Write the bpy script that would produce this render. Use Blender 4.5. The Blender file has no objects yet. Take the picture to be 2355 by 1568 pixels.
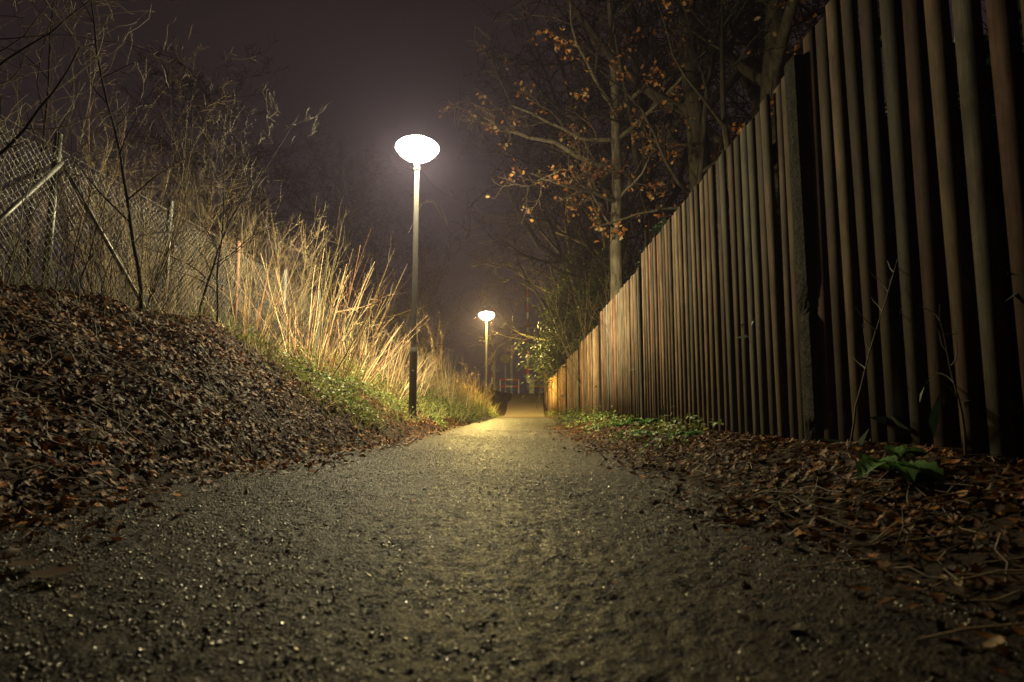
import bpy, math, random, bmesh
import numpy as np
from mathutils import Vector, Matrix
R=np.random.RandomState(7)
rnd=random.Random(11)
scene=bpy.context.scene
col=scene.collection
scene.view_settings.view_transform='Standard'
scene.view_settings.look='None'
scene.view_settings.exposure=0

# ------------------------------------------------------------ helpers
def link(o): col.objects.link(o); return o
def tag(o,label=None,cat=None,group=None,kind=None):
    if label: o["label"]=label
    if cat: o["category"]=cat
    if group: o["group"]=group
    if kind: o["kind"]=kind
    return o
def empty(name,loc=(0,0,0)):
    e=bpy.data.objects.new(name,None); e.location=loc; e.empty_display_size=.2
    return link(e)
def child(o,p):
    o.parent=p; return o
def mesh_np(name,V,F,mat=None,smooth=False,colors=None,mats=None):
    me=bpy.data.meshes.new(name)
    V=np.asarray(V,dtype=np.float32)
    if not isinstance(F,list): F=[F]
    F=[np.asarray(f,dtype=np.int32) for f in F if len(f)]
    tot=np.concatenate([np.full(len(f),f.shape[1],dtype=np.int32) for f in F])
    loops=np.concatenate([f.ravel() for f in F])
    start=np.concatenate([[0],np.cumsum(tot)[:-1]]).astype(np.int32)
    me.vertices.add(len(V)); me.vertices.foreach_set("co",V.ravel())
    me.loops.add(len(loops)); me.loops.foreach_set("vertex_index",loops)
    me.polygons.add(len(tot)); me.polygons.foreach_set("loop_start",start)
    me.polygons.foreach_set("loop_total",tot)
    if smooth: me.polygons.foreach_set("use_smooth",np.ones(len(tot),dtype=bool))
    me.update(calc_edges=True); me.validate()
    if colors is not None:
        a=me.color_attributes.new("Col",'FLOAT_COLOR','POINT')
        c=np.ones((len(V),4),dtype=np.float32); c[:,:3]=colors
        a.data.foreach_set("color",c.ravel())
    for m in (mats or ([mat] if mat else [])): me.materials.append(m)
    return me
def obj(name,me,loc=(0,0,0),rot=(0,0,0),sc=1.0):
    o=bpy.data.objects.new(name,me); o.location=loc; o.rotation_euler=rot
    o.scale=(sc,sc,sc) if not hasattr(sc,'__len__') else sc
    return link(o)
class B:
    def __init__(s): s.v=[]; s.f=[]; s.m=[]
    def add(s,v,f,m=0):
        n=len(s.v); s.v+= [tuple(x) for x in v]; s.f+=[tuple(i+n for i in q) for q in f]; s.m+=[m]*len(f)
    def box(s,c,d,m=0,taper=1.0,bev=0.0):
        x,y,z=c; a,b,h=[q/2 for q in d]
        if bev<=0:
            v=[(x-a,y-b,z-h),(x+a,y-b,z-h),(x+a,y+b,z-h),(x-a,y+b,z-h)]
            t=taper
            v+=[(x-a*t,y-b*t,z+h),(x+a*t,y-b*t,z+h),(x+a*t,y+b*t,z+h),(x-a*t,y+b*t,z+h)]
            s.add(v,[(3,2,1,0),(4,5,6,7),(0,1,5,4),(1,2,6,5),(2,3,7,6),(3,0,4,7)],m)
        else:
            e=bev; ring=[]
            for zz,k in ((z-h,e),(z-h+e,0),(z+h-e,0),(z+h,e)):
                aa,bb=a-k,b-k
                ring.append([(x-aa+e,y-bb,zz),(x+aa-e,y-bb,zz),(x+aa,y-bb+e,zz),(x+aa,y+bb-e,zz),(x+aa-e,y+bb,zz),(x-aa+e,y+bb,zz),(x-aa,y+bb-e,zz),(x-aa,y-bb+e,zz)])
            v=sum(ring,[]); f=[tuple(range(7,-1,-1)),tuple(range(24,32))]
            for r in range(3):
                for i in range(8):
                    j=(i+1)%8; f.append((r*8+i,r*8+j,r*8+8+j,r*8+8+i))
            s.add(v,f,m)
    def lathe(s,prof,n=20,c=(0,0,0),m=0,mf=None):
        v=[];f=[]
        for r,z in prof:
            for i in range(n):
                a=2*math.pi*i/n; v.append((c[0]+r*math.cos(a),c[1]+r*math.sin(a),c[2]+z))
        n0=len(s.m)
        for k in range(len(prof)-1):
            for i in range(n):
                j=(i+1)%n; f.append((k*n+i,k*n+j,k*n+n+j,k*n+n+i))
        f.append(tuple(range(n-1,-1,-1))); k=(len(prof)-1)*n; f.append(tuple(k+i for i in range(n)))
        s.add(v,f,m)
        if mf:
            for k in range(len(prof)-1):
                for i in range(n): s.m[n0+k*n+i]=mf(k)
    def tube(s,a,b,r,n=8,m=0,r2=None):
        a=Vector(a);b=Vector(b);t=(b-a).normalized(); ref=Vector((0,0,1)) if abs(t.z)<.9 else Vector((1,0,0))
        u=t.cross(ref).normalized(); w=t.cross(u); r2=r if r2 is None else r2
        v=[];f=[]
        for p,q in((a,r),(b,r2)):
            for i in range(n):
                an=2*math.pi*i/n; v.append(tuple(p+q*(math.cos(an)*u+math.sin(an)*w)))
        for i in range(n):
            j=(i+1)%n; f.append((i,j,n+j,n+i))
        f.append(tuple(range(n-1,-1,-1))); f.append(tuple(range(n,2*n)))
        s.add(v,f,m)
    def mesh(s,name,mats,smooth=False):
        me=bpy.data.meshes.new(name); me.from_pydata(s.v,[],s.f)
        me.polygons.foreach_set("material_index",s.m)
        if smooth: me.polygons.foreach_set("use_smooth",[True]*len(s.f))
        me.update()
        for m in mats: me.materials.append(m)
        return me
def tubes(polys,n):
    P=np.concatenate([np.asarray(p,dtype=np.float64) for p in polys])
    ids=np.concatenate([np.full(len(p),i) for i,p in enumerate(polys)])
    X=P[:,:3]; rad=P[:,3]
    nx=np.roll(X,-1,0); pv=np.roll(X,1,0)
    last=np.roll(ids,-1)!=ids; first=np.roll(ids,1)!=ids
    last[-1]=True; first[0]=True
    nx[last]=X[last]; pv[first]=X[first]
    t=nx-pv; t/= (np.linalg.norm(t,axis=1,keepdims=True)+1e-9)
    ref=np.array([.31,.93,.12]); ref/=np.linalg.norm(ref)
    u=np.cross(t,ref); u/=(np.linalg.norm(u,axis=1,keepdims=True)+1e-9)
    w=np.cross(t,u)
    V=np.zeros((len(X),n,3))
    for k in range(n):
        a=2*math.pi*k/n
        V[:,k]=X+rad[:,None]*(math.cos(a)*u+math.sin(a)*w)
    idx=np.nonzero(~last)[0]
    F=[]
    for k in range(n):
        j=(k+1)%n
        F.append(np.stack([idx*n+k,idx*n+j,(idx+1)*n+j,(idx+1)*n+k],1))
    return V.reshape(-1,3),np.concatenate(F)
def smooth(a,b,x):
    t=np.clip((x-a)/(b-a),0,1); return t*t*(3-2*t)

# ------------------------------------------------------------ materials
def newmat(name):
    m=bpy.data.materials.new(name); m.use_nodes=True
    nt=m.node_tree; b=nt.nodes["Principled BSDF"]; return m,nt,b
def ramp(nt,fac,stops):
    r=nt.nodes.new("ShaderNodeValToRGB")
    el=r.color_ramp.elements
    while len(el)<len(stops): el.new(.5)
    for e,(p,c) in zip(el,stops): e.position=p; e.color=(*c,1)
    nt.links.new(fac,r.inputs[0]); return r.outputs[0]
def noise(nt,scale,detail=6,rough=.6,vec=None,dist=0):
    n=nt.nodes.new("ShaderNodeTexNoise"); n.inputs["Scale"].default_value=scale
    n.inputs["Detail"].default_value=detail; n.inputs["Roughness"].default_value=rough
    n.inputs["Distortion"].default_value=dist
    if vec is not None: nt.links.new(vec,n.inputs["Vector"])
    return n.outputs["Fac"]
def coords(nt,scale=(1,1,1),kind="Object"):
    t=nt.nodes.new("ShaderNodeTexCoord"); m=nt.nodes.new("ShaderNodeMapping")
    m.inputs["Scale"].default_value=scale
    nt.links.new(t.outputs[kind],m.inputs[0]); return m.outputs[0]
def bump(nt,b,h,strength,dist,prev=None):
    n=nt.nodes.new("ShaderNodeBump"); n.inputs["Strength"].default_value=strength
    n.inputs["Distance"].default_value=dist; nt.links.new(h,n.inputs["Height"])
    if prev: nt.links.new(prev,n.inputs["Normal"])
    nt.links.new(n.outputs[0],b.inputs["Normal"]); return n.outputs[0]
def mix(nt,f,a,b_,mode='MIX'):
    m=nt.nodes.new("ShaderNodeMix"); m.data_type='RGBA'; m.blend_type=mode
    for v,s in((f,0),(a,6),(b_,7)):
        if isinstance(v,(int,float)): m.inputs[s].default_value=v
        elif isinstance(v,tuple): m.inputs[s].default_value=(*v,1)
        else: nt.links.new(v,m.inputs[s])
    return m.outputs[2]
def simple(name,c1,c2,scale=8,rough=.7,bs=.3,bd=.01,vs=(1,1,1),metal=0,spec=.5):
    m,nt,b=newmat(name); v=coords(nt,vs)
    f=noise(nt,scale,8,.65,v)
    nt.links.new(ramp(nt,f,[(.3,c1),(.7,c2)]),b.inputs["Base Color"])
    b.inputs["Roughness"].default_value=rough; b.inputs["Metallic"].default_value=metal
    b.inputs["Specular IOR Level"].default_value=spec
    if bs: bump(nt,b,f,bs,bd)
    return m
def colmat(name,rough=.6,translucent=0.0,spec=.4,nscale=60):
    m,nt,b=newmat(name)
    a=nt.nodes.new("ShaderNodeAttribute"); a.attribute_name="Col"
    v=coords(nt)
    f=noise(nt,nscale,3,.6,v)
    d=ramp(nt,f,[(.3,(.6,.6,.6)),(.7,(1.25,1.25,1.25))])
    c=mix(nt,1.0,a.outputs["Color"],d,'MULTIPLY')
    nt.links.new(c,b.inputs["Base Color"]); b.inputs["Roughness"].default_value=rough
    b.inputs["Specular IOR Level"].default_value=spec
    if translucent>0:
        t=nt.nodes.new("ShaderNodeBsdfTranslucent"); nt.links.new(c,t.inputs[0])
        ms=nt.nodes.new("ShaderNodeMixShader"); ms.inputs[0].default_value=translucent
        nt.links.new(b.outputs[0],ms.inputs[1]); nt.links.new(t.outputs[0],ms.inputs[2])
        nt.links.new(ms.outputs[0],nt.nodes["Material Output"].inputs[0])
    return m
def mat_path():
    m,nt,b=newmat("path_grit"); v=coords(nt)
    n1=noise(nt,1.8,6,.6,v); n2=noise(nt,130,6,.85,v); n3=noise(nt,300,3,.7,v)
    c=ramp(nt,n1,[(.3,(.0150,.0088,.0064)),(.7,(.028,.0175,.0130))])
    c2=ramp(nt,n2,[(.36,(.22,.2,.19)),(.5,(1,1,1)),(.64,(2.6,2.4,2.2))])
    c=mix(nt,1.0,c,c2,'MULTIPLY')
    # ramp towards the crossing coloured paler to stand in for lamplight
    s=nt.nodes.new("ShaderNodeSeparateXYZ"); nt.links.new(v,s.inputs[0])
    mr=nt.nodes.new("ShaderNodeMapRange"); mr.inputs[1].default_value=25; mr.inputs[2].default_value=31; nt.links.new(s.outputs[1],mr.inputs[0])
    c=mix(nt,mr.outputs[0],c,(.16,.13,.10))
    nt.links.new(c,b.inputs["Base Color"])
    r=ramp(nt,n3,[(.4,(.30,.30,.30)),(.6,(.9,.9,.9))]); nt.links.new(r,b.inputs["Roughness"])
    b.inputs["Specular IOR Level"].default_value=.10
    vo=nt.nodes.new("ShaderNodeTexVoronoi"); vo.inputs["Scale"].default_value=140; nt.links.new(v,vo.inputs["Vector"])
    p=bump(nt,b,n2,1.0,.013)
    p=bump(nt,b,vo.outputs["Distance"],.9,.007,p)
    bump(nt,b,n3,.6,.004,p)
    return m
def mat_ground():
    m,nt,b=newmat("ground_soil"); v=coords(nt)
    n2=noise(nt,14,10,.7,v)
    nt.links.new(ramp(nt,n2,[(.3,(.010,.006,.004)),(.6,(.032,.019,.011)),(.75,(.055,.034,.018))]),b.inputs["Base Color"])
    b.inputs["Roughness"].default_value=.9; b.inputs["Specular IOR Level"].default_value=.08
    bump(nt,b,n2,.9,.05); return m
def mat_wood():
    m,nt,b=newmat("weathered_fence_wood"); v=coords(nt,(40,40,1.3))
    n=noise(nt,3,8,.75,v,.4)
    v2=coords(nt,(1,1,.35)); n2=noise(nt,7,6,.7,v2)
    n3=noise(nt,2.0,3,.6,coords(nt))
    a=nt.nodes.new("ShaderNodeAttribute"); a.attribute_name="Col"
    c=ramp(nt,n,[(.3,(.5,.48,.45)),(.5,(.95,.93,.9)),(.7,(1.3,1.25,1.2))])
    c=mix(nt,1.0,c,a.outputs["Color"],'MULTIPLY')
    c=mix(nt,1.0,c,ramp(nt,n2,[(.35,(.4,.38,.36)),(.62,(1.25,1.25,1.25))]),'MULTIPLY')
    c=mix(nt,ramp(nt,n3,[(.55,(0,0,0)),(.75,(.35,.35,.35))]),c,(.018,.019,.010))
    nt.links.new(c,b.inputs["Base Color"]); b.inputs["Roughness"].default_value=.9
    b.inputs["Specular IOR Level"].default_value=.03
    bump(nt,b,n,.3,.003); return m
def mat_concrete():
    m,nt,b=newmat("pitted_concrete"); v=coords(nt)
    n=noise(nt,9,10,.75,v); n2=noise(nt,80,5,.8,v)
    c=ramp(nt,n,[(.3,(.010,.009,.007)),(.55,(.022,.020,.015)),(.75,(.042,.038,.03))])
    c=mix(nt,1.0,c,ramp(nt,n2,[(.4,(.35,.35,.33)),(.5,(1,1,1)),(.65,(2.2,2.2,2.2))]),'MULTIPLY')
    nt.links.new(c,b.inputs["Base Color"]); b.inputs["Roughness"].default_value=.95
    b.inputs["Specular IOR Level"].default_value=.02
    p=bump(nt,b,n2,.9,.006); bump(nt,b,n,.5,.012,p); return m
def mat_emit(name,c,s):
    m=bpy.data.materials.new(name); m.use_nodes=True; nt=m.node_tree
    nt.nodes.remove(nt.nodes["Principled BSDF"])
    e=nt.nodes.new("ShaderNodeEmission"); e.inputs[0].default_value=(*c,1); e.inputs[1].default_value=s
    nt.links.new(e.outputs[0],nt.nodes["Material Output"].inputs[0]); return m
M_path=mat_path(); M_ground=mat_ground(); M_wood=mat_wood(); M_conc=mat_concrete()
M_leaf=colmat("fallen_leaf",.6,.1,.06); M_green=colmat("green_leaf",.55,.25,.15)
M_oleaf=colmat("withered_oak_leaf",.6,.35,.2)
M_stem=colmat("dry_stem",.7,0,.15,25)
M_dry=colmat("dry_blade",.7,.25,.2,20)
M_stone=colmat("grit_stone",.32,0,.4,120)
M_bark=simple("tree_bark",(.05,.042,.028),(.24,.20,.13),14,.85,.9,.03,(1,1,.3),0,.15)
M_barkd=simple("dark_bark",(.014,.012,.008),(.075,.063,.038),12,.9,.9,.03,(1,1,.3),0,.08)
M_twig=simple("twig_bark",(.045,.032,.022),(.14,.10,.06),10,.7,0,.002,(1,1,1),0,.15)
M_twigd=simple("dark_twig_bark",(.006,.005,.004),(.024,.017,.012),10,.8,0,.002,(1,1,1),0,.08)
M_pole=simple("grey_lamp_paint",(.06,.058,.052),(.10,.094,.082),18,.55,.15,.003,(1,1,.4),0,.25)
M_galv=simple("galvanised_steel",(.09,.09,.08),(.18,.18,.16),20,.5,.1,.002,(1,1,1),.2)
M_rust=simple("rusty_steel",(.10,.04,.02),(.2,.09,.05),25,.8,.4,.004)
M_red=simple("red_paint",(.6,.03,.02),(.72,.05,.03),9,.4,.05,.001)
M_white=simple("white_paint",(.7,.7,.68),(.82,.82,.8),9,.4,.05,.001)
M_grey=simple("grey_box_paint",(.34,.35,.35),(.46,.47,.47),9,.5,.05,.001)
M_dark=simple("dark_metal",(.03,.03,.03),(.06,.06,.06),9,.5,.05,.001)

# ------------------------------------------------------------ terrain
def prof(y): return 1.45*smooth(27,44,y)
def cen(y): return .38*smooth(9,21,y)+.5*smooth(21,42,y)
def gz(x,y,n=True):
    x=np.asarray(x,dtype=float); y=np.asarray(y,dtype=float)
    p=prof(y); xc=x-cen(y)
    xe=-1.62+.37*smooth(2,8,y)
    w=(-3.05-xe)
    t=np.clip((xc-xe)/w,0,1.0)
    bank=1.13*(t*(1.0+.0*t))
    bank=bank*(1-.75*smooth(30,44,y))
    over=np.clip(-3.05-xc,0,6)*.13
    right=.155*smooth(.72,1.45,xc)
    if n is True:
        k=np.clip(np.maximum(t*2.0,(xc-.8)*2),0,1)
        bm=.04*np.sin(2.6*x+1.7*y)+.025*np.sin(4.3*y-2.2*x+1)+.025*np.sin(8*x+6*y)*np.sin(3*y)+.018*np.sin(13*y-9*x)
        bank=bank+k*bm*np.where(xc<0,1.0,.3)
    return p+bank+over+right
def axis(segs):
    out=[]
    for a,b,s in segs: out+=list(np.arange(a,b-1e-6,s))
    out.append(segs[-1][1]); return np.array(out)
xs=axis([(-420,-60,60),(-60,-12,6),(-12,-6,.5),(-6,-1.1,.08),(-1.1,.7,.3),(.7,2,.08),(2,12,1),(12,60,6),(60,420,60)])
ys=axis([(-420,-60,60),(-60,-2,4),(-2,.4,.3),(.4,12,.08),(12,30,.25),(30,60,.5),(60,420,40)])
X,Y=np.meshgrid(xs,ys); Z=gz(X,Y)
def grid(X,Y,Z,name,mat,sm=True):
    h,w=X.shape; V=np.stack([X,Y,Z],-1).reshape(-1,3)
    i=np.arange(h*w).reshape(h,w)
    F=np.stack([i[:-1,:-1],i[:-1,1:],i[1:,1:],i[1:,:-1]],-1).reshape(-1,4)
    return mesh_np(name,V,F,mat,sm)
o=obj("ground",grid(X,Y,Z,"ground",M_ground)); tag(o,"dark soil bank under fallen leaves beside the path","ground",kind="structure")
ys2=axis([(-6,.4,.4),(.4,3.2,.007),(3.2,5,.012),(5,9,.03),(9,50,.3),(50,60,1)])
un=axis([(-1.66,.78,.008)])
U,Y2=np.meshgrid(un,ys2); X2=U+cen(Y2)
def blur(a,k):
    for _ in range(k):
        a=(a+np.roll(a,1,0)+np.roll(a,-1,0)+np.roll(a,1,1)+np.roll(a,-1,1))/5
    return a/a.std()
n1=blur(R.randn(*U.shape),1); n2=blur(R.randn(*U.shape),3)
N=.0012*np.clip(n1,-1.5,3)+.0014*np.clip(n2,-1,3.2)+.0008*blur(R.randn(*U.shape),30)
N=N+.004*np.sin(2.1*U+.7*Y2)*np.sin(1.3*Y2+U)
amp=1-smooth(7,12,Y2)*.8
edge=np.clip(np.minimum(U+1.66,.78-U)/.15,0,1)
Z2=prof(Y2)+.012+np.clip(N,-.008,.02)*amp*edge
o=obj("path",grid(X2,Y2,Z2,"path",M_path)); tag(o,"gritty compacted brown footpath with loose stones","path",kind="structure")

def mk_sky():
    m=bpy.data.materials.new("night_sky"); m.use_nodes=True; nt=m.node_tree
    nt.nodes.remove(nt.nodes["Principled BSDF"])
    g=nt.nodes.new("ShaderNodeNewGeometry"); s=nt.nodes.new("ShaderNodeSeparateXYZ")
    nt.links.new(g.outputs["Position"],s.inputs[0])
    mr=nt.nodes.new("ShaderNodeMapRange"); mr.inputs[1].default_value=0; mr.inputs[2].default_value=400
    nt.links.new(s.outputs[2],mr.inputs[0])
    c=ramp(nt,mr.outputs[0],[(0,(.026,.019,.027)),(.25,(.030,.021,.024)),(.6,(.020,.0135,.0130)),(1,(.012,.008,.007))])
    v=coords(nt,(.006,.006,.012)); f=noise(nt,1.5,4,.5,v)
    c=mix(nt,1.0,c,ramp(nt,f,[(.3,(.85,.85,.85)),(.7,(1.15,1.12,1.1))]),'MULTIPLY')
    e=nt.nodes.new("ShaderNodeEmission"); nt.links.new(c,e.inputs[0]); e.inputs[1].default_value=.76
    nt.links.new(e.outputs[0],nt.nodes["Material Output"].inputs[0])
    try: m.cycles.emission_sampling='NONE'
    except Exception: pass
    return m
b=B(); pr=[]
for i in range(0,25):
    a=math.radians(-20+i*(110/24)); pr.append((max(.5,400*math.cos(a)),400*math.sin(a)))
b.lathe(pr,48); o=obj("sky",b.mesh("sky",[mk_sky()],True)); tag(o,"overcast purple brown night sky","sky",kind="structure")
w=bpy.data.worlds.new("World"); scene.world=w; w.use_nodes=True; nt=w.node_tree
nt.nodes["Background"].inputs[0].default_value=(0,0,0,1); nt.nodes["Background"].inputs[1].default_value=0
vs=nt.nodes.new("ShaderNodeVolumeScatter"); vs.inputs["Color"].default_value=(.72,.62,1,1)
vs.inputs["Density"].default_value=.0009; vs.inputs["Anisotropy"].default_value=.6
nt.links.new(vs.outputs[0],nt.nodes["World Output"].inputs["Volume"])

# ------------------------------------------------------------ street lamps
def street_lamp(x,y,hc,color,side,under,label):
    z=float(gz(x,y,True))-.03
    e=empty("street_lamp",(x,y,z)); H=hc-z
    tag(e,label,"street lamp",group="street lamps along the footpath")
    b=B(); b.lathe([(.060,-.1),(.056,1.06),(.053,1.09),(.046,1.13),(.044,1.18),(.036,H-.30)],28)
    child(obj("pole",b.mesh("pole",[M_pole])),e)
    b=B(); b.box((0,-.056,.62),(.055,.008,.30),0,1,.003)
    child(obj("door",b.mesh("door",[M_pole])),e)
    b=B(); b.lathe([(.041,H-.36),(.048,H-.34),(.048,H-.25),(.068,H-.22),(.083,H-.205)],20)
    child(obj("collar",b.mesh("collar",[M_pole],True)),e)
    b=B(); prf=[(.08,-.20),(.16,-.165),(.24,-.112),(.305,-.045),(.343,.008),(.335,.042),(.295,.088),(.21,.132),(.1,.157),(.02,.162)]
    b.lathe([(r,H+q) for r,q in prf],24,mf=lambda k:1 if k<3 else 0)
    child(obj("lamp_bowl",b.mesh("lamp_bowl",[mat_emit("lamp_glow_glass",color,side),mat_emit("lamp_diffuser_glass",color,under)],True)),e)
    b=B(); b.lathe([(.05,H+.155),(.045,H+.17),(.02,H+.18)],12)
    child(obj("cap",b.mesh("cap",[M_pole],True)),e)
street_lamp(-1.58,9.1,4.46,(1,.87,.52),250,1550,"lit mushroom street lamp on grey pole among bank weeds")
street_lamp(-1.30,25.5,4.36,(1,.72,.20),900,3400,"lit yellowish street lamp near the level crossing")

# ------------------------------------------------------------ wooden fence
FX=1.65
fence=empty("wooden_fence",(FX,0,0)); tag(fence,"tall weathered vertical slat fence with concrete posts","fence")
posts=[-.9,3.28,7.72,11.6,15.5,19.5,23.5,27.5,31.5,35.2]
tops=[2.43,2.35,2.2,2.02,1.93,1.86,1.8,1.8,1.9]
for k in range(len(posts)-1):
    y0,y1=posts[k]+.07,posts[k+1]-.07; top=tops[k]
    Vs=[];Fs=[];Cs=[]
    def bx(c,d,colr,lean=0,leany=0,tj=0):
        n=len(Vs)*8
        x,y,z=c;a,b_,h=[q/2 for q in d]
        v=[]
        for zz in(-h,h):
            for sx,sy in((-1,-1),(1,-1),(1,1),(-1,1)):
                v.append((x+sx*a+ (lean if zz>0 else 0),y+sy*b_+(leany if zz>0 else 0),z+zz+(tj*sy if zz>0 else 0)))
        Vs.append(v); Fs.extend([(n+3,n+2,n+1,n),(n+4,n+5,n+6,n+7),(n,n+1,n+5,n+4),(n+1,n+2,n+6,n+5),(n+2,n+3,n+7,n+6),(n+3,n,n+4,n+7)])
        Cs.extend([colr]*8)
    pitch=.138; n=int((y1-y0)/pitch); pitch=(y1-y0)/n
    for i in range(n):
        y=y0+(i+.5)*pitch+rnd.uniform(-.006,.006)
        zb=float(gz(FX,y,False))-.02+rnd.uniform(-.0,.03); zt=top+prof(y)*.9+rnd.uniform(-.014,.014)
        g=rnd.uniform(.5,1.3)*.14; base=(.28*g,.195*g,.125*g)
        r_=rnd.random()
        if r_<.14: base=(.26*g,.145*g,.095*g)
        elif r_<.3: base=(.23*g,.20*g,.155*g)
        s_=1+ 1.5*smooth(3,8,y)+5.5*smooth(8,13,y); base=tuple(q*s_ for q in base)  # slats get paler along the fence, lamp falloff painted into their colour
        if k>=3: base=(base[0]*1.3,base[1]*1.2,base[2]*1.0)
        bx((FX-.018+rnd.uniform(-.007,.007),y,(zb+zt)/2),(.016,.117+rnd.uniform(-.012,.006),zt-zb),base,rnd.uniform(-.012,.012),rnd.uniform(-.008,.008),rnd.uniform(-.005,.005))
    ym=(y0+y1)/2
    for zz in (.5,top-.35):
        bx((FX+.035,ym,zz+float(prof(ym))*.9),(.06,y1-y0+.02,.09),(.04,.033,.022))
    me=mesh_np("fence_panel",np.array(Vs).reshape(-1,3),np.array(Fs),M_wood,False,np.array(Cs))
    child(obj("fence_panel",me,(-FX,0,0)),fence)
for k,yp in enumerate(posts):
    t=(tops[min(k,len(tops)-1)]); t=t if k!=1 else 2.36
    zb=float(gz(FX,yp,False))-.15; zt=t+float(prof(yp))*.9
    wd=.13 if k<=1 else .10
    nz=int((zt-zb)/.02); nn=6
    V=[];F=[];per=[]
    for s_ in range(4):
        for q in range(nn):
            f=q/nn*2-1
            per.append([(f,-1),(1,f),(-f,1),(-1,-f)][s_])
    npn=len(per)
    for j in range(nz+1):
        z=zb+(zt-zb)*j/nz
        for (a,c) in per:
            rr=1-.05*(abs(a)*abs(c))
            jit=.0008; dmg=0
            if k==1 and (c<-.1 or a<-.5):
                g=math.sin(z*6.3+1)*.5+math.sin(z*15+a)*.3+math.sin(z*37)*.15
                lim=smooth(1.1,.85,z)*smooth(-.1,.35,g+.1)*max(0,.6-c)
                dmg=float(lim)*.018
                jit=.0008+.004*float(lim)
            V.append((FX-.004+(a*wd/2*rr)+dmg*.8+rnd.uniform(-jit,jit),yp+c*wd/2*rr+dmg+rnd.uniform(-jit,jit),z))
    for j in range(nz):
        for i in range(npn):
            i2=(i+1)%npn; F.append((j*npn+i,j*npn+i2,j*npn+npn+i2,j*npn+npn+i))
    b=B(); b.add(V,F); b.add([V[nz*npn+i] for i in range(npn)],[tuple(range(npn))])
    o=obj("fence_post",b.mesh("fence_post",[M_conc]),(-FX,0,0)); child(o,fence)
    if k==1: o["label"]="pitted concrete post crumbling at its foot"

# ------------------------------------------------------------ chain link fence
CX=-4.0
clf=empty("chain_link_fence",(CX,0,0)); tag(clf,"chain link fence on thin steel posts along the bank top","fence")
yp0=[3.2,4.95,6.65,8.35,10.1,11.9,13.7,15.5]
for i,y in enumerate(yp0):
    zb=float(gz(CX,y)); b=B(); b.tube((0,y,zb-.2),(0,y,2.72),.03,10); b.lathe([(.03,2.72),(.03,2.735),(.012,2.75)],10,(0,y,0))
    o=obj("fence_post",b.mesh("fence_post",[M_rust if i==3 else M_galv],True)); child(o,clf)
    if i==3: o["label"]="rusty red steel post"
for s_ in (5.9,3.7):
    b=B(); b.tube((.05,4.95,2.47),(.35,s_,1.22),.018,8); child(obj("strut",b.mesh("strut",[M_galv],True)),clf)
pl=[]; zt=2.62; hgt=1.25; st=.07; y=3.2-hgt
while y<15.5:
    for sgn in (1,-1):
        pts=[]
        for q in range(0,int(hgt/st)+1,1):
            yy=y+(q*st if sgn>0 else hgt-q*st)
            if 3.2<=yy<=15.5:
                pts.append((.028+.004*((q%2)*2-1)+.02*math.sin(yy*1.3),yy,zt-hgt+q*st+.02*math.sin(yy*.9),.0016))
        if len(pts)>1: pl.append(pts)
    y+=st
for zz in (zt,zt-.6): pl.append([(.03,yy,zz-.01+.02*math.sin(yy*.9),.002) for yy in np.arange(3.2,15.5,.3)])
V,F=tubes(pl,3); child(obj("wire_mesh",mesh_np("wire_mesh",V,F,M_galv)),clf)

# ------------------------------------------------------------ shrubs
def stemline(p,d,L,r,n,rg,wander=.1,up=0.0,r_end=.25):
    pts=[]; p=np.array(p,float); d=np.array(d,float); d/=np.linalg.norm(d)
    s=L/(n-1)
    for i in range(n):
        f=i/(n-1); pts.append((p[0],p[1],p[2],r*(1-f*(1-r_end))))
        d=d+rg.normal(0,wander,3)+np.array([0,0,up]); d/=np.linalg.norm(d)
        p=p+d*s
    return pts
def shrub(seed,nst,h0,h1,spread,tw,lean=(0,0),sub=2,droop=-.03,r=.0060,root=.18,bright=.5,wander=.06):
    rg=np.random.RandomState(seed); polys=[]; cols=[]
    for i in range(nst):
        a=rg.rand()*6.283; rr=root*math.sqrt(rg.rand())
        tilt=abs(rg.normal(0,spread))
        d=np.array([math.cos(a)*tilt+lean[0],math.sin(a)*tilt+lean[1],1.0])
        L=rg.uniform(h0,h1); q=stemline((rr*math.cos(a),rr*math.sin(a),-.08),d,L,r*rg.uniform(.5,1.2),9,rg,wander,droop)
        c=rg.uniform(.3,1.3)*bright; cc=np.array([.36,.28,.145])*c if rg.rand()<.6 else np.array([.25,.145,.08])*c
        polys.append(q); cols.append(cc)
        for j in range(int(tw*rg.uniform(.5,1.4))):
            k=rg.randint(2,8); p=q[k]; dd=np.array(q[k][:3])-np.array(q[k-1][:3]); dd/=np.linalg.norm(dd)
            dd=dd+rg.normal(0,.5,3)
            q2=stemline(p[:3],dd,L*rg.uniform(.12,.4),max(p[3]*.65,.0022),5,rg,.14,.02)
            polys.append(q2); cols.append(cc)
            for l in range(rg.randint(0,sub+1)):
                k2=rg.randint(1,4); p2=q2[k2]; d2=np.array(q2[k2][:3])-np.array(q2[k2-1][:3]); d2/=np.linalg.norm(d2)
                polys.append(stemline(p2[:3],d2+rg.normal(0,.5,3),L*rg.uniform(.06,.15),max(p2[3]*.75,.0018),3,rg,.15)); cols.append(cc)
    V,F=tubes(polys,3)
    C=np.concatenate([np.tile(c,(len(p)*3,1)) for c,p in zip(cols,polys)])
    return mesh_np("bare_shrub",V,F,M_stem,False,C)
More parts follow.
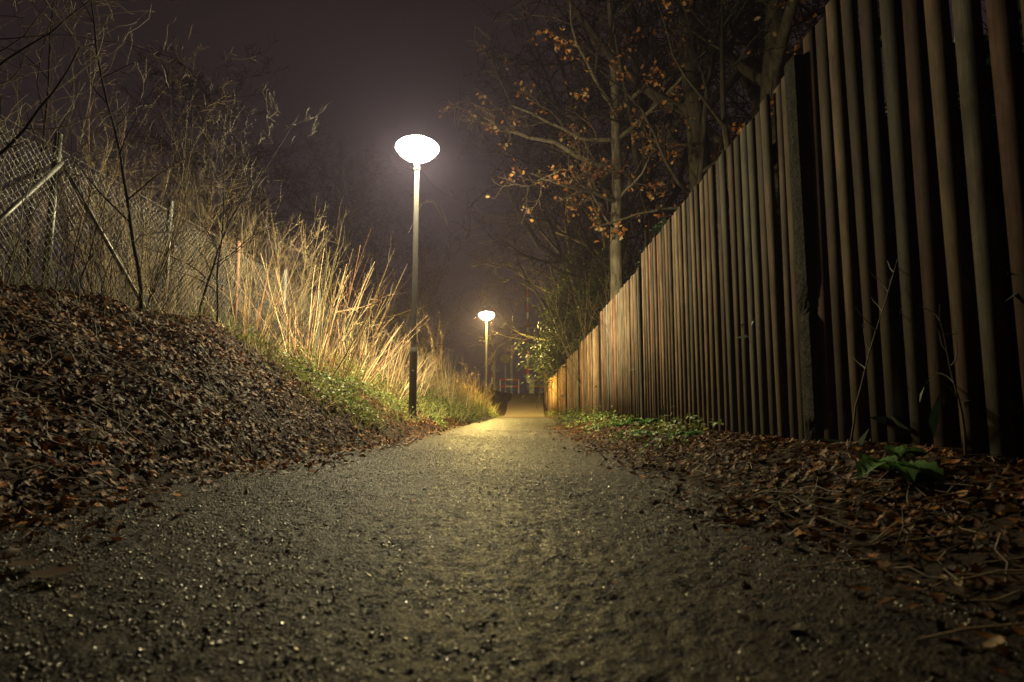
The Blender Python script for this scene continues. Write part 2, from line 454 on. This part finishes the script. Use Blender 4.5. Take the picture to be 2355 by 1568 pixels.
def vset(br,o=0):
    return [shrub(1+o,12,1.0,2.0,.36,4,(.15,0),bright=br),shrub(2+o,9,1.2,2.3,.32,7,sub=2,bright=br,r=.0066),shrub(3+o,8,1.6,2.7,.3,9,sub=3,bright=br,r=.0066),
          shrub(4+o,12,.6,1.5,.5,4,bright=br),shrub(5+o,6,2.0,3.1,.28,12,(.05,0),3,-.02,.009,bright=br),shrub(6+o,14,.5,1.1,.55,3,bright=br)]
variants=vset(.42); litv=vset(.85,60)  # dim and lit stem colours, lamplight put into the colour
bright=[shrub(21,26,.9,2.1,.42,2,(.16,-.02),1,-.012,.0105,.35,2.5,.018),shrub(22,20,.9,1.9,.5,2,(.28,-.05),1,-.02,.0105,.3,2.5,.018)]  # stem colour raised further for the lamplit look
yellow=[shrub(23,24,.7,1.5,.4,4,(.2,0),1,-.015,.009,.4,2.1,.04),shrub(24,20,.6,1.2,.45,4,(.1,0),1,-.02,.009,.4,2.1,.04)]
def place(me,x,y,label,sc=1,rz=None,group="bare shrubs on the bank"):
    z=float(gz(x,y)); o=obj("bare_shrub",me,(x,y,z),(0,0,rnd.uniform(0,6.28) if rz is None else rz),sc)
    tag(o,label,"shrub",group=group); return o
LB="lamp lit shrub of pale arching bare stems"
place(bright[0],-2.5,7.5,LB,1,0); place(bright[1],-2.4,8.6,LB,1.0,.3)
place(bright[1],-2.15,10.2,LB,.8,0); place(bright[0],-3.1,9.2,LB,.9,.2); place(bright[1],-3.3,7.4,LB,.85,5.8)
L1="bare thin stemmed shrub on the leafy bank"; L2="tall tangled bare shrub by the chain link fence"; L3="yellow lit bare shrub crowding the path edge"
R2=random.Random(5)
for i in range(38):
    y=2.6+ i*.22+R2.uniform(-.1,.1); x=-3.0-R2.random()*2.0
    if y>5.5: x-=.3
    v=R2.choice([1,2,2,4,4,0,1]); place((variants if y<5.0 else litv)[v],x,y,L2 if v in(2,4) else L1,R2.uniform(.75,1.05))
for i in range(5):
    y=5.6+i*.8; place(litv[R2.choice([3,5,5])],-2.7-R2.random()*.5,y,L1,R2.uniform(.6,.9))
for i in range(30):
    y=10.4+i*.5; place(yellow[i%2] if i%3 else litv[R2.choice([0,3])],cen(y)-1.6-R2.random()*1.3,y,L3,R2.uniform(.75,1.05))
for i in range(10):
    y=14+i*1.1; place(litv[R2.choice([1,2])],cen(y)-3-R2.random()*1.3,y,L1,R2.uniform(.9,1.2))

# ------------------------------------------------------------ leaf scatter
def leaf_tpl(kind,curl,fold):
    if kind=="lobed":
        an=np.radians([0,22,40,62,85,112,140,165,180,195,220,248,275,298,320,338])
        rr=np.array([1,.62,.85,.5,.78,.45,.6,.35,.55,.35,.6,.45,.78,.5,.85,.62])
        x=rr*np.cos(an)*.62; y=rr*np.sin(an)*.5
    elif kind=="bit":
        an=np.radians([0,70,140,220,300]); rr=np.array([1,.4,.7,.6,.5]); x=rr*np.cos(an)*.5; y=rr*np.sin(an)*.4
    else:
        an=np.radians([0,25,60,100,145,180,215,260,300,335]); rr=np.array([1,.75,.62,.6,.72,.9,.72,.6,.62,.75])
        x=rr*np.cos(an)*.55; y=rr*np.sin(an)*(.42 if kind=="oval" else .55)
    z=curl*x*x+fold*np.abs(y)
    V=np.concatenate([[[0,0,0]],np.stack([x,y,z],1)]); n=len(x)
    F=np.array([(0,i+1,(i+1)%n+1) for i in range(n)]); return V,F
def scatter(name,tpls,pos,nrm,size,cols,mat,tilt=.5):
    n=len(pos); Vs=[];Fs=[];Cs=[];off=0
    which=R.randint(0,len(tpls),n)
    nn=nrm+R.normal(0,tilt,(n,3)); nn/=np.linalg.norm(nn,axis=1,keepdims=True)
    t=R.normal(0,1,(n,3)); u=np.cross(nn,t); u/=np.linalg.norm(u,axis=1,keepdims=True); v=np.cross(nn,u)
    for k,(TV,TF) in enumerate(tpls):
        s=np.nonzero(which==k)[0]
        if len(s)==0: continue
        W=(TV[None,:,0,None]*u[s][:,None]+TV[None,:,1,None]*v[s][:,None]+TV[None,:,2,None]*nn[s][:,None])*size[s][:,None,None]+pos[s][:,None]
        Vs.append(W.reshape(-1,3)); Cs.append(np.repeat(cols[s],len(TV),0))
        Fs.append((TF[None]+(np.arange(len(s))*len(TV))[:,None,None]+off).reshape(-1,TF.shape[1])); off+=len(s)*len(TV)
    return mesh_np(name,np.concatenate(Vs),np.concatenate(Fs),mat,False,np.concatenate(Cs))
def pal(n,cs,ws,var=.3):
    cs=np.array(cs); i=R.choice(len(cs),n,p=np.array(ws)/sum(ws)); return cs[i]*R.uniform(1-var,1+var,(n,1))
def slope(x,y):
    e=.05; dx=(gz(x+e,y)-gz(x-e,y))/(2*e); dy=(gz(x,y+e)-gz(x,y-e))/(2*e)
    nrm=np.stack([-dx,-dy,np.ones_like(dx)],1); return nrm/np.linalg.norm(nrm,axis=1,keepdims=True)
LT=[leaf_tpl("lobed",c,f) for c,f in((.4,.1),(-.5,.2),(.7,-.3),(.2,.5))]+[leaf_tpl("oval",c,f) for c,f in((.6,.25),(-.5,.2))]+[leaf_tpl("bit",.4,.3)]*3
brown=[(.095,.040,.016),(.145,.066,.022),(.036,.017,.009),(.30,.14,.032),(.24,.15,.07),(.21,.068,.018)]
bw=[5,4,5,1.6,.5,1.5]
n=95000; y=1.0+R.rand(n)**1.35*13; x=-1.0-R.rand(n)*3.4
clump=.5+.5*np.sin(3.7*x+2*y)*np.sin(2.9*y-1.3*x+2)+.25*np.sin(9*x-5*y)
keep=(x>-.95*y-1.0)&(R.rand(n)<smooth(-1.12,-2.15,x-cen(y)-.38*smooth(1.8,7,y)+.12*np.sin(3*y))*(.66+.4*np.clip(clump,0,1))+.02)
keep&=~((y>6.5)&(R.rand(n)<.45))
x=x[keep];y=y[keep];clump=clump[keep]; n=len(x)
pos=np.stack([x,y,gz(x,y)+R.rand(n)*(.010+.026*np.clip(clump,0,1))+.006],1)
o=obj("fallen_leaves",scatter("fallen_leaves",LT,pos,slope(x,y),R.uniform(.016,.062,n),pal(n,brown,bw,.4)*(.6+.6*np.clip(clump,0,1.2))[:,None],M_leaf,.36))
tag(o,"thick layer of brown fallen leaves on the bank","fallen leaves",kind="stuff")
n=27000; y=.6+R.rand(n)**1.2*11; x=.40+R.rand(n)*1.7+cen(y)
keep=(R.rand(n)<smooth(.42,1.2,x-cen(y)+.10*np.sin(4*y))+.015); x=x[keep];y=y[keep];n=len(x)
pos=np.stack([x,y,gz(x,y)+R.rand(n)*.020+.008],1)
o=obj("fallen_leaves",scatter("fallen_leaves",LT,pos,slope(x,y),R.uniform(.016,.056,n),pal(n,brown,bw,.4)*.72,M_leaf,.34))
tag(o,"brown fallen leaves along the foot of the wooden fence","fallen leaves",kind="stuff")
def litter(n,xf,label):
    polys=[]
    for i in range(n):
        y=.9+R.rand()**1.4*9; x=xf(y); a=R.rand()*6.28; L=R.uniform(.06,.3); z=float(gz(x,y))+R.uniform(.012,.04)
        q=[(x,y,z,.0022)]
        for k in range(1,4):
            a+=R.normal(0,.25); x+=math.cos(a)*L/3; y+=math.sin(a)*L/3; q.append((x,y,float(gz(x,y))+.02+R.uniform(0,.02),.0018))
        polys.append(q)
    V,F=tubes(polys,3); C=np.tile([.10,.07,.04],(len(V),1))
    tag(obj("twig_litter",mesh_np("twig_litter",V,F,M_stem,False,C)),label,"twigs",kind="stuff")
litter(1500,lambda y:-1.6-R.rand()*1.7,"broken twigs lying in the leaf litter on the bank")
litter(450,lambda y:.75+R.rand()*.8,"broken twigs lying in the leaf litter by the fence")
n=3600; y=.9+R.rand(n)**1.3*16; x=R.uniform(-1.6,.85,n)
wgt=np.clip(np.abs(x+.35)/1.2,0,1)**3+.03; k=R.rand(n)<wgt; x=x[k]+cen(y[k]);y=y[k];n=len(x)
pos=np.stack([x,y,prof(y)+.02+R.rand(n)*.006],1)
o=obj("stray_leaves",scatter("stray_leaves",LT,pos,np.tile([0,0,1.],(n,1)),R.uniform(.008,.04,n),pal(n,brown,bw)*.8,M_leaf,.13))
tag(o,"stray dead leaves and crumbs on the path","fallen leaves",kind="stuff")
for (x_,y_,s_,lab) in((-.93,1.22,.12,"large curled dead leaf on the path"),(-1.04,1.3,.10,"large curled dead leaf on the path")):
    me=scatter("dead_leaf",[leaf_tpl("lobed",.35,.12)],np.array([[0,0,0.]]),np.array([[0,0,1.]]),np.array([s_]),np.array([[.055,.03,.016]]),M_leaf,.03)
    o=obj("dead_leaf",me,(x_,y_,.024)); tag(o,lab,"leaf",group="large dead leaves on the path")
def hull(V):
    bm=bmesh.new(); vs=[bm.verts.new(v) for v in V]; bmesh.ops.convex_hull(bm,input=vs)
    bm.verts.index_update(); Vv=np.array([v.co[:] for v in bm.verts]); Ff=[[v.index for v in f.verts] for f in bm.faces if len(f.verts)==3]
    bm.free(); return Vv,np.array(Ff)
ST=[]
for i in range(4):
    q=R.normal(0,1,(9,3)); q/=np.linalg.norm(q,axis=1,keepdims=True); q*=np.array([.55,.45,.34]); ST.append(hull(q))
n=85000; y=.5+R.rand(n)**1.8*9; x=R.uniform(-1.65,.8,n)
s=.0019+.0042*R.rand(n)**2.6; s[R.rand(n)<.005]*=1.7
pos=np.stack([x,y,.0125+s*.15],1)
o=obj("gravel",scatter("gravel",ST,pos,np.tile([0,0,1.],(n,1)),s*1.7,pal(n,[(.029,.019,.0135),(.048,.034,.025),(.016,.011,.008),(.15,.12,.095)],[5,3,3,.8]),M_stone,.5))
tag(o,"loose grit and small stones on the path","gravel",kind="stuff")

# green herbs
GT=[leaf_tpl("oval",c,f) for c,f in((.4,.3),(-.5,.3))]+[leaf_tpl("round",.2,.2)]
greens=[(.12,.17,.03),(.18,.23,.05),(.30,.29,.08),(.06,.10,.025)]
def herbs(n,xf,yr,hmax,size,label,clumps,k_=1):
    cy=R.uniform(yr[0],yr[1],clumps); cx=np.array([xf(q) for q in cy])
    k=R.randint(0,clumps,n); x=cx[k]+R.normal(0,.13,n); y=cy[k]+R.normal(0,.16,n)
    h=R.rand(n)*hmax*R.uniform(.3,1,clumps)[k]
    pos=np.stack([x,y,gz(x,y)+h+.02],1)
    o=obj("green_ground_cover",scatter("green_ground_cover",GT,pos,np.tile([0,0,1.],(n,1)),R.uniform(size*.6,size*1.3,n),pal(n,greens,[3,3,2,2])*k_,M_green,.5))
    tag(o,label,"ground cover",kind="stuff")
herbs(4800,lambda q:cen(q)-1.35-R.rand()*1.5,(6.0,14),.22,.04,"small green weeds at the foot of the lit bank",55)
herbs(2500,lambda q:cen(q)-1.2-R.rand()*.7,(14,26),.3,.06,"small green weeds at the foot of the lit bank",40)
herbs(1300,lambda q:cen(q)*.6+1.0+R.rand()*.5,(4.2,11),.14,.045,"low green weeds along the fence foot",16,.8)
herbs(1000,lambda q:cen(q)+.95+R.rand()*.5,(11,30),.3,.06,"low green weeds along the fence foot",30,.8)
def grass(n,xf,yr,h,label,cs,r=.0034):
    y=R.uniform(yr[0],yr[1],n); x=np.array([xf(q) for q in y])
    polys=[];cols=[]
    for i in range(n):
        L=h*R.uniform(.3,1.2); z=float(gz(x[i],y[i]))
        d=(R.normal(.12,.4),R.normal(0,.4),1)
        polys.append(stemline((x[i],y[i],z-.02),d,L,r,4,R,.18,-.08,.3)); cols.append(np.array(cs[R.randint(len(cs))])*R.uniform(.4,1.2))
    V,F=tubes(polys,3); C=np.concatenate([np.tile(c,(12,1)) for c in cols])
    o=obj("dry_grass",mesh_np("dry_grass",V,F,M_dry,False,C)); tag(o,label,"grass",kind="stuff")
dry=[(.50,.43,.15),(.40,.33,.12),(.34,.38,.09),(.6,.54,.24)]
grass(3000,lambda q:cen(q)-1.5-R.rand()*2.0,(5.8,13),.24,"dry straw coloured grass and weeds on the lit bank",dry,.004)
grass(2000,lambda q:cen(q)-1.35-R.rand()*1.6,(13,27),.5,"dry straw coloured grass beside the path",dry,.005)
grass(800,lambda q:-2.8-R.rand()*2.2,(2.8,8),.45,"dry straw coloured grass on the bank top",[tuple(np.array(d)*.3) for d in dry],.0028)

def broad(x,y,n,L,label,seed):
    rg=np.random.RandomState(seed); V=[];F=[];C=[]
    for i in range(n):
        a=rg.rand()*6.283; L_=L*rg.uniform(.6,1.1); wd=L_*.26; m=9
        d=np.array([math.cos(a),math.sin(a),0]); side=np.array([-d[1],d[0],0])
        e=rg.uniform(.3,.55); off=len(V)
        for j in range(m+1):
            f=j/m; p=d*(L_*f*.95+.02)+np.array([0,0,L_*(e*f-(.3+e*.6)*f*f)+.03])
            ww=wd*math.sin(math.pi*min(1,f*.93+.05))**.8*(1+.12*math.sin(j*2.7+i))
            for s_ in(-1,-.5,0,.5,1):
                V.append(p+side*ww*s_+np.array([0,0,abs(s_)*ww*.35+.006*math.sin(j*3+s_*5+i)]))
                g=rg.uniform(.85,1.15)*(1.35 if s_==0 else 1); C.append(np.array([.045,.10,.02])*g)
        for j in range(m):
            for q in range(4):
                k=off+j*5+q; F.append((k,k+1,k+6,k+5))
    me=mesh_np("broad_leaved_weed",np.array(V),np.array(F),M_green,True,np.array(C))
    o=obj("broad_leaved_weed",me,(x,y,float(gz(x,y))+.01)); tag(o,label,"plant",group="broad leaved weeds by the fence")
for i,(x,y,n_,L) in enumerate([(1.2,1.95,9,.18),(1.32,2.15,6,.15),(1.28,4.6,8,.2),(1.15,5.2,7,.16),(1.38,6.4,9,.22),(1.2,6.9,8,.2),(1.35,8.0,8,.22)]):
    broad(x,y,n_,L,"broad leaved green weed growing through dead leaves",140+i)
def sapling(x,y,h,seed,label):
    rg=np.random.RandomState(seed); polys=[stemline((0,0,-.05),(rg.normal(0,.05),-.1,1),h,.005,12,rg,.06,0)]
    for k in range(5,11):
        p=polys[0][k]; polys.append(stemline(p[:3],(rg.normal(0,1),rg.normal(0,1),1),h*.15,.0028,5,rg,.15))
    V,F=tubes(polys,4); C=np.tile([.08,.06,.04],(len(V),1))
    o=obj("sapling",mesh_np("sapling",V,F,M_stem,False,C),(x,y,float(gz(x,y)))); tag(o,label,"sapling",group="thin saplings against the fence")
sapling(1.5,2.75,.95,1,"thin bare sapling growing against the slat fence")
sapling(1.5,2.05,.6,2,"thin bare sapling growing against the slat fence")

# ------------------------------------------------------------ trees
def tree_polys(seed,H,r0,limb0=.3,nl=12,spread=1.0,up=.03,lean=(0,0),levels=(8,7,4),wob=.05,limbs=None,Lf=.42,rend=.15):
    rg=np.random.RandomState(seed); big=[];small=[];tips=[]
    trunk=stemline((0,0,-.2),(lean[0],lean[1],1),H,r0,18,rg,wob,.02,rend)
    big.append(trunk)
    def grow(parent,k,L,lvl,dirv):
        p=parent[k]
        n=max(4,int(7-lvl)); r=min(p[3]*.62, .02*L+.004)
        q=stemline(p[:3],dirv,L,r,n+1,rg,.10+.05*lvl,up if lvl<3 else .02,.3)
        (big if lvl==1 else small).append(q)
        if lvl>=2: tips.append(q)
        if lvl<=len(levels):
            for j in range(int(levels[lvl-1]*rg.uniform(.7,1.3))):
                kk=rg.randint(1,n+1)
                dd=np.array(q[kk][:3])-np.array(q[kk-1][:3]); dd/=np.linalg.norm(dd)
                sd=rg.normal(0,1,3); sd-=sd.dot(dd)*dd; sd/=np.linalg.norm(sd)+1e-6
                grow(q,kk,L*rg.uniform(.3,.55),lvl+1,dd*.8+sd*.75)
    for i in range(nl):
        k=int(18*(limb0+(1-limb0)*(i+.5)/nl)); k=min(k,16)
        a=i*2.4+rg.uniform(-.5,.5); f=(k/18-limb0)/(1-limb0)
        L=H*Lf*(1-.55*f)*rg.uniform(.8,1.15)
        grow(trunk,k,L,1,np.array([math.cos(a)*spread,math.sin(a)*spread,.75]))
    for (z,d,L) in (limbs or []):
        k=int(round(z/H*17)); grow(trunk,k,L,1,np.array(d,float))
    return big,small,tips
def tree_meshes(args,mb,mt,rmin=.005):
    big,small,tips=tree_polys(**args)
    V,F=tubes(big,7); a=mesh_np("trunk",V,F,mb,True)
    V,F=tubes([[(*p[:3],max(p[3],rmin)) for p in q] for q in small],3); b_=mesh_np("crown",V,F,mt)
    return a,b_,tips
def put_tree(meshes,x,y,label,rz=0,sc=1,name="bare_tree",group="bare trees behind the fence"):
    e=empty(name,(x,y,float(gz(x,y)))); e.rotation_euler=(0,0,rz); e.scale=(sc,)*3
    tag(e,label,"tree",group=group)
    child(obj("trunk",meshes[0]),e); child(obj("crown",meshes[1]),e)
    return e
def leaf_on(tips,n,size,colors,ws,mat,tpl,rad=.08,filt=None,pw=3):
    if filt: tips=[t for t in tips if filt(t)]
    P=[]; wsum=R.rand(len(tips))**pw; idx=R.choice(len(tips),n,p=wsum/wsum.sum())
    for i in idx:
        q=tips[i]; k=R.randint(len(q)//2,len(q)); P.append(np.array(q[k][:3])+R.normal(0,rad,3)-np.array([0,0,.03]))
    P=np.array(P)
    return scatter("leaves",tpl,P,np.tile([0,-.6,.3],(n,1)),R.uniform(size*.6,size*1.3,n),pal(n,colors,ws),mat,.8)
orange=[(.34,.14,.035),(.40,.20,.06),(.22,.08,.02),(.38,.26,.13)]
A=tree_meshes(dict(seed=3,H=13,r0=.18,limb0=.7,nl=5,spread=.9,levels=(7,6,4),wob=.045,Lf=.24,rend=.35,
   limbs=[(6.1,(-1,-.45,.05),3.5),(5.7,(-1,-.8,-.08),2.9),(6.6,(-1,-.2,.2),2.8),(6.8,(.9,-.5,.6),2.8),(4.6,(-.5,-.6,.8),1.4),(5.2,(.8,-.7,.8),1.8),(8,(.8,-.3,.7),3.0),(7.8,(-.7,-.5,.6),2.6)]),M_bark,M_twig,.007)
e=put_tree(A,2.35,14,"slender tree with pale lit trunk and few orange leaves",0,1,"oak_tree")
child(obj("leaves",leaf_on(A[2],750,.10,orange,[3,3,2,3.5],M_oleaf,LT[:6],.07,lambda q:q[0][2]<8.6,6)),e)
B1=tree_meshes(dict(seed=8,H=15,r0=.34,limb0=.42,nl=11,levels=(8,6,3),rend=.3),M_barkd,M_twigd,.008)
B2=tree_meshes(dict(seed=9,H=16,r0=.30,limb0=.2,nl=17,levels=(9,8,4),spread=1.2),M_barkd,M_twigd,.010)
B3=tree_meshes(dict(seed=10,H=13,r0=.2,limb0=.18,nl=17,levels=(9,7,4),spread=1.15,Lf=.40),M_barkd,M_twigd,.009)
lb="dark bare deciduous tree standing behind the wooden fence"
for (m,x,y,rz,sc) in [(B1,4.15,13.0,.3,1),(B1,5.3,11.8,2.0,1.0),(B1,3.5,15.2,4.4,.75),(B2,3.6,21.5,1,1),(B3,2.9,24,2,1.0),(B2,4.4,29,5.2,1.0),(B3,9.5,20,.4,1.2),(B3,5.4,35,3,1.1),(B3,8.2,27,3.6,1.25),(B1,6.6,16,3.1,1.0)]:
    put_tree(m,x,y,lb,rz,sc)
C=tree_meshes(dict(seed=14,H=11,r0=.13,limb0=.4,nl=10,levels=(5,5,2),Lf=.32),M_barkd,M_twigd,.006)
for (x,y,rz) in((3.6,12.6,1.1),(4.4,11.2,3)):
    e=put_tree(C,x,y,"young oak holding withered orange leaves",rz,.95,"oak_tree")
    child(obj("leaves",leaf_on(C[2],520,.11,orange,[3,2,3,1],M_oleaf,LT[:6],.08,lambda q:q[0][2]<8.8,8)),e)
lb2="dark bare tree standing beyond the scrub bank"
for (m,x,y,rz,sc) in [(B3,-8.2,25,.5,.75),(B3,-6.8,31,2.5,.75),(B3,-11.5,22,4,.8),(B3,-5.6,36,1.2,.7),(B3,-9.5,34,3,.85),(B3,-14,30,5,.85)]:
    put_tree(m,x,y,lb2,rz,sc,group="bare trees beyond the bank")
S=tree_meshes(dict(seed=30,H=4.2,r0=.022,limb0=.2,nl=14,levels=(5,3),Lf=.3,spread=.7),M_twigd,M_twig,.0025)
S2=tree_meshes(dict(seed=31,H=4.6,r0=.02,limb0=.15,nl=16,levels=(5,4),Lf=.33,spread=.9,lean=(.12,0)),M_twigd,M_twig,.0025)
for (m,x,y,rz,sc) in[(S,-3.4,3.6,0,1),(S2,-4.4,4.4,1,1),(S,-3.3,5.2,2,.8),(S2,-5,6,3,1),(S,-3.7,6.8,4,.75),(S2,-4.6,8,5,.9),(S2,-3.1,6.1,2.4,.55),(S,-5.6,5,2.4,1.1),(S2,-4.2,3.2,4.4,.9)]:
    put_tree(m,x,y,"slim bare young tree rising from the scrub",rz,sc,group="young trees on the bank")

def evergreen(x,y,H,rad,seed,label,n=9000,zlo=.05,colr=((.05,.09,.02),(.08,.13,.03),(.12,.16,.04),(.03,.055,.018)),name="yew_tree",sz=.12,group="evergreens overhanging the fence",droop=-.04,nb=90,fl=.11):
    rg=np.random.RandomState(seed); polys=[stemline((0,0,-.1),(0,0,1),H,.09,10,rg,.03)]
    P=[];D=[]
    for i in range(nb):
        f=zlo+(1-zlo)*(i+.5)/nb; a=rg.rand()*6.283; L=rad*(1-f)**.55*rg.uniform(.55,1.1)+.1
        k=min(9,int(f*9)); c=polys[0][k]
        q=stemline((c[0],c[1],f*H),(math.cos(a),math.sin(a),.25),L,.02,7,rg,.12,droop); polys.append(q)
        for j in range(n//nb):
            t=rg.rand()**.6*6; k2=min(5,int(t)); p=np.array(q[k2][:3])+(np.array(q[k2+1][:3])-np.array(q[k2][:3]))*(t-k2)
            s=fl*L; P.append(p+rg.normal(0,1,3)*np.array([s,s,s*.5])-np.array([0,0,.04])); D.append((math.cos(a)*.4,math.sin(a)*.4,.9))
    V,F=tubes(polys,5)
    e=empty(name,(x,y,float(gz(x,y)))); tag(e,label,"tree",group=group)
    child(obj("trunk",mesh_np("trunk",V,F,M_barkd,True)),e)
    N=len(P)
    spr=(np.array([(-.5,0,0),(-.1,.10,.02),(.15,.07,.0),(.5,0,-.06),(.15,-.07,0),(-.1,-.10,.02)]),np.array([(0,1,5),(1,2,5),(2,4,5),(2,3,4)]))
    me=scatter("crown",[spr],np.array(P),np.array(D),R.uniform(sz*.6,sz*1.5,N),pal(N,colr,[3,3,1.5,3]),M_green,.55)
    child(obj("crown",me),e); return e,me
yg=((.028,.044,.008),(.045,.065,.012),(.068,.085,.018),(.013,.023,.006))
evergreen(2.45,23.5,6.6,2.5,1,"dense green yew overhanging the fence near the crossing",34000,.22,yg,sz=.2,nb=280,fl=.18)
evergreen(3.2,29,8.4,3.2,2,"dense green yew overhanging the fence near the crossing",20000,.15,yg,sz=.24,nb=180,fl=.16)
evergreen(3.0,11.6,4.0,1.25,3,"dark evergreen shrub rising above the slat fence",7000,.2,((.025,.06,.03),(.04,.09,.04),(.06,.11,.05),(.015,.03,.015)),sz=.1)
evergreen(2.9,19.0,5.4,1.7,4,"green evergreen behind the fence",14000,.1,tuple(tuple(q*1.5 for q in c) for c in yg),sz=.14,nb=140)
dk=((.01,.018,.008),(.015,.028,.012),(.006,.01,.005),(.02,.03,.015))  # dark hedge added behind the slats to keep the sky out of the gaps
e0,me0=evergreen(2.75,.9,2.5,1.0,9,"added dark conifer backing the slat fence gaps",14000,.02,dk,"added_conifer",.16,"added conifers backing the fence gaps",0)
tr0=[c for c in e0.children if c.name.startswith("trunk")][0]
for i in range(1,14):
    y=.9+i*.85
    e=empty("added_conifer",(2.75+rnd.uniform(-.1,.15),y,float(gz(2.75,y)))); e.rotation_euler=(0,0,i*1.3); e.scale=(1,1,rnd.uniform(.85,1.02))
    tag(e,"added dark conifer backing the slat fence gaps","tree",group="added conifers backing the fence gaps")
    child(obj("trunk",tr0.data),e); child(obj("crown",me0),e)
for i,(x,y,s_) in enumerate([(2.2,15.2,1.7),(2.4,17.0,1.9),(2.1,13.0,1.2),(2.5,19,1.8),(2.2,22,1.6),(2.7,10.2,1.3),(2.9,16,2.0)]):
    place(litv[[2,4,1][i%3]],x,y,"twiggy bare shrub standing behind the wooden fence",s_,None,"shrubs behind the fence")

# ------------------------------------------------------------ level crossing
def barrier(x,y,L,label):
    z=float(gz(x,y)); e=empty("level_crossing_barrier",(x,y,z)); tag(e,label,"barrier",group="raised level crossing barriers")
    b=B(); b.box((0,0,.55),(.42,.5,1.1),0,1,.03); b.box((0,0,1.13),(.5,.58,.06),0,1,.01); child(obj("housing",b.mesh("housing",[M_grey])),e)
    b=B(); z0=.9; seg=.6; q=z0; i=0
    while q<z0+L:
        r=.11-.05*(q-z0)/L; b.tube((-.3,0,q),(-.3,0,min(q+seg,z0+L)),r,10,i%2,r-.003); q+=seg;i+=1
    child(obj("boom",b.mesh("boom",[M_white,M_red])),e)
    b=B(); b.box((-.3,.0,.55),(.16,.3,.55),0,1,.02); b.tube((-.4,0,.95),(.2,0,.95),.05,10); child(obj("counterweight",b.mesh("counterweight",[M_dark])),e)
barrier(1.15,45.5,7.6,"raised red and white level crossing barrier with grey housing")
barrier(-2.0,56,7.4,"raised red and white level crossing barrier across the tracks")
def railing(x0,x1,y,label):
    z=float(gz((x0+x1)/2,y)); e=empty("railing",(x0,y,z)); tag(e,label,"railing",group="red and white railings at the crossing")
    n=max(2,int((x1-x0)/.9)+1)
    for i in range(n):
        xx=(x1-x0)*i/(n-1); b=B(); b.tube((xx,0,-.1),(xx,0,.98),.04,8); child(obj("rail_post",b.mesh("rail_post",[M_white])),e)
    for zz in(.5,1.0):
        b=B(); q=0;i=0
        while q<x1-x0-1e-3:
            b.tube((q,0,zz),(min(q+.45,x1-x0),0,zz),.055,8,i%2); q+=.45;i+=1
        child(obj("rail",b.mesh("rail",[M_red,M_white])),e)
railing(-1.2,.15,43.6,"red and white tubular railing beside the crossing")
railing(1.45,2.8,47,"red and white tubular railing beside the crossing")
def mast(x,y,H,r,label,disc=None,arm=None,name="signal_mast"):
    z=float(gz(x,y)); e=empty(name,(x,y,z)); tag(e,label,"mast",group="masts at the level crossing")
    b=B(); b.lathe([(r*1.4,-.1),(r*1.4,.15),(r,.2),(r*.75,H)],10); child(obj("pole",b.mesh("pole",[M_grey],True)),e)
    if disc:
        b=B(); b.tube((0,-.06,disc),(0,-.09,disc),.36,20); child(obj("sign_plate",b.mesh("sign_plate",[M_dark])),e)
    if arm:
        b=B(); b.tube((0,0,arm),(.75,0,arm),.05,6); b.box((.7,0,arm+.05),(.12,.12,.35)); child(obj("arm",b.mesh("arm",[M_grey])),e)
mast(-.4,46,6.3,.10,"slim grey signal mast with short arm",None,4.2)
mast(-.85,45,3.0,.05,"round sign seen from behind on a thin pole",2.6,None,"road_sign")
mast(1.95,49,3.3,.09,"short grey steel mast beside the crossing")
mast(-1.75,47,3.4,.07,"short grey steel mast beside the crossing")

# ------------------------------------------------------------ camera
cam=bpy.data.cameras.new("camera"); co=bpy.data.objects.new("camera",cam); link(co)
cam.sensor_width=36; cam.lens=21.0; cam.clip_start=.02; cam.clip_end=2000
co.location=(0,0,.35); co.rotation_euler=(math.radians(90+6.48),0,math.radians(.45))
cam.dof.use_dof=True; cam.dof.focus_distance=6.5; cam.dof.aperture_fstop=4.0
scene.camera=co
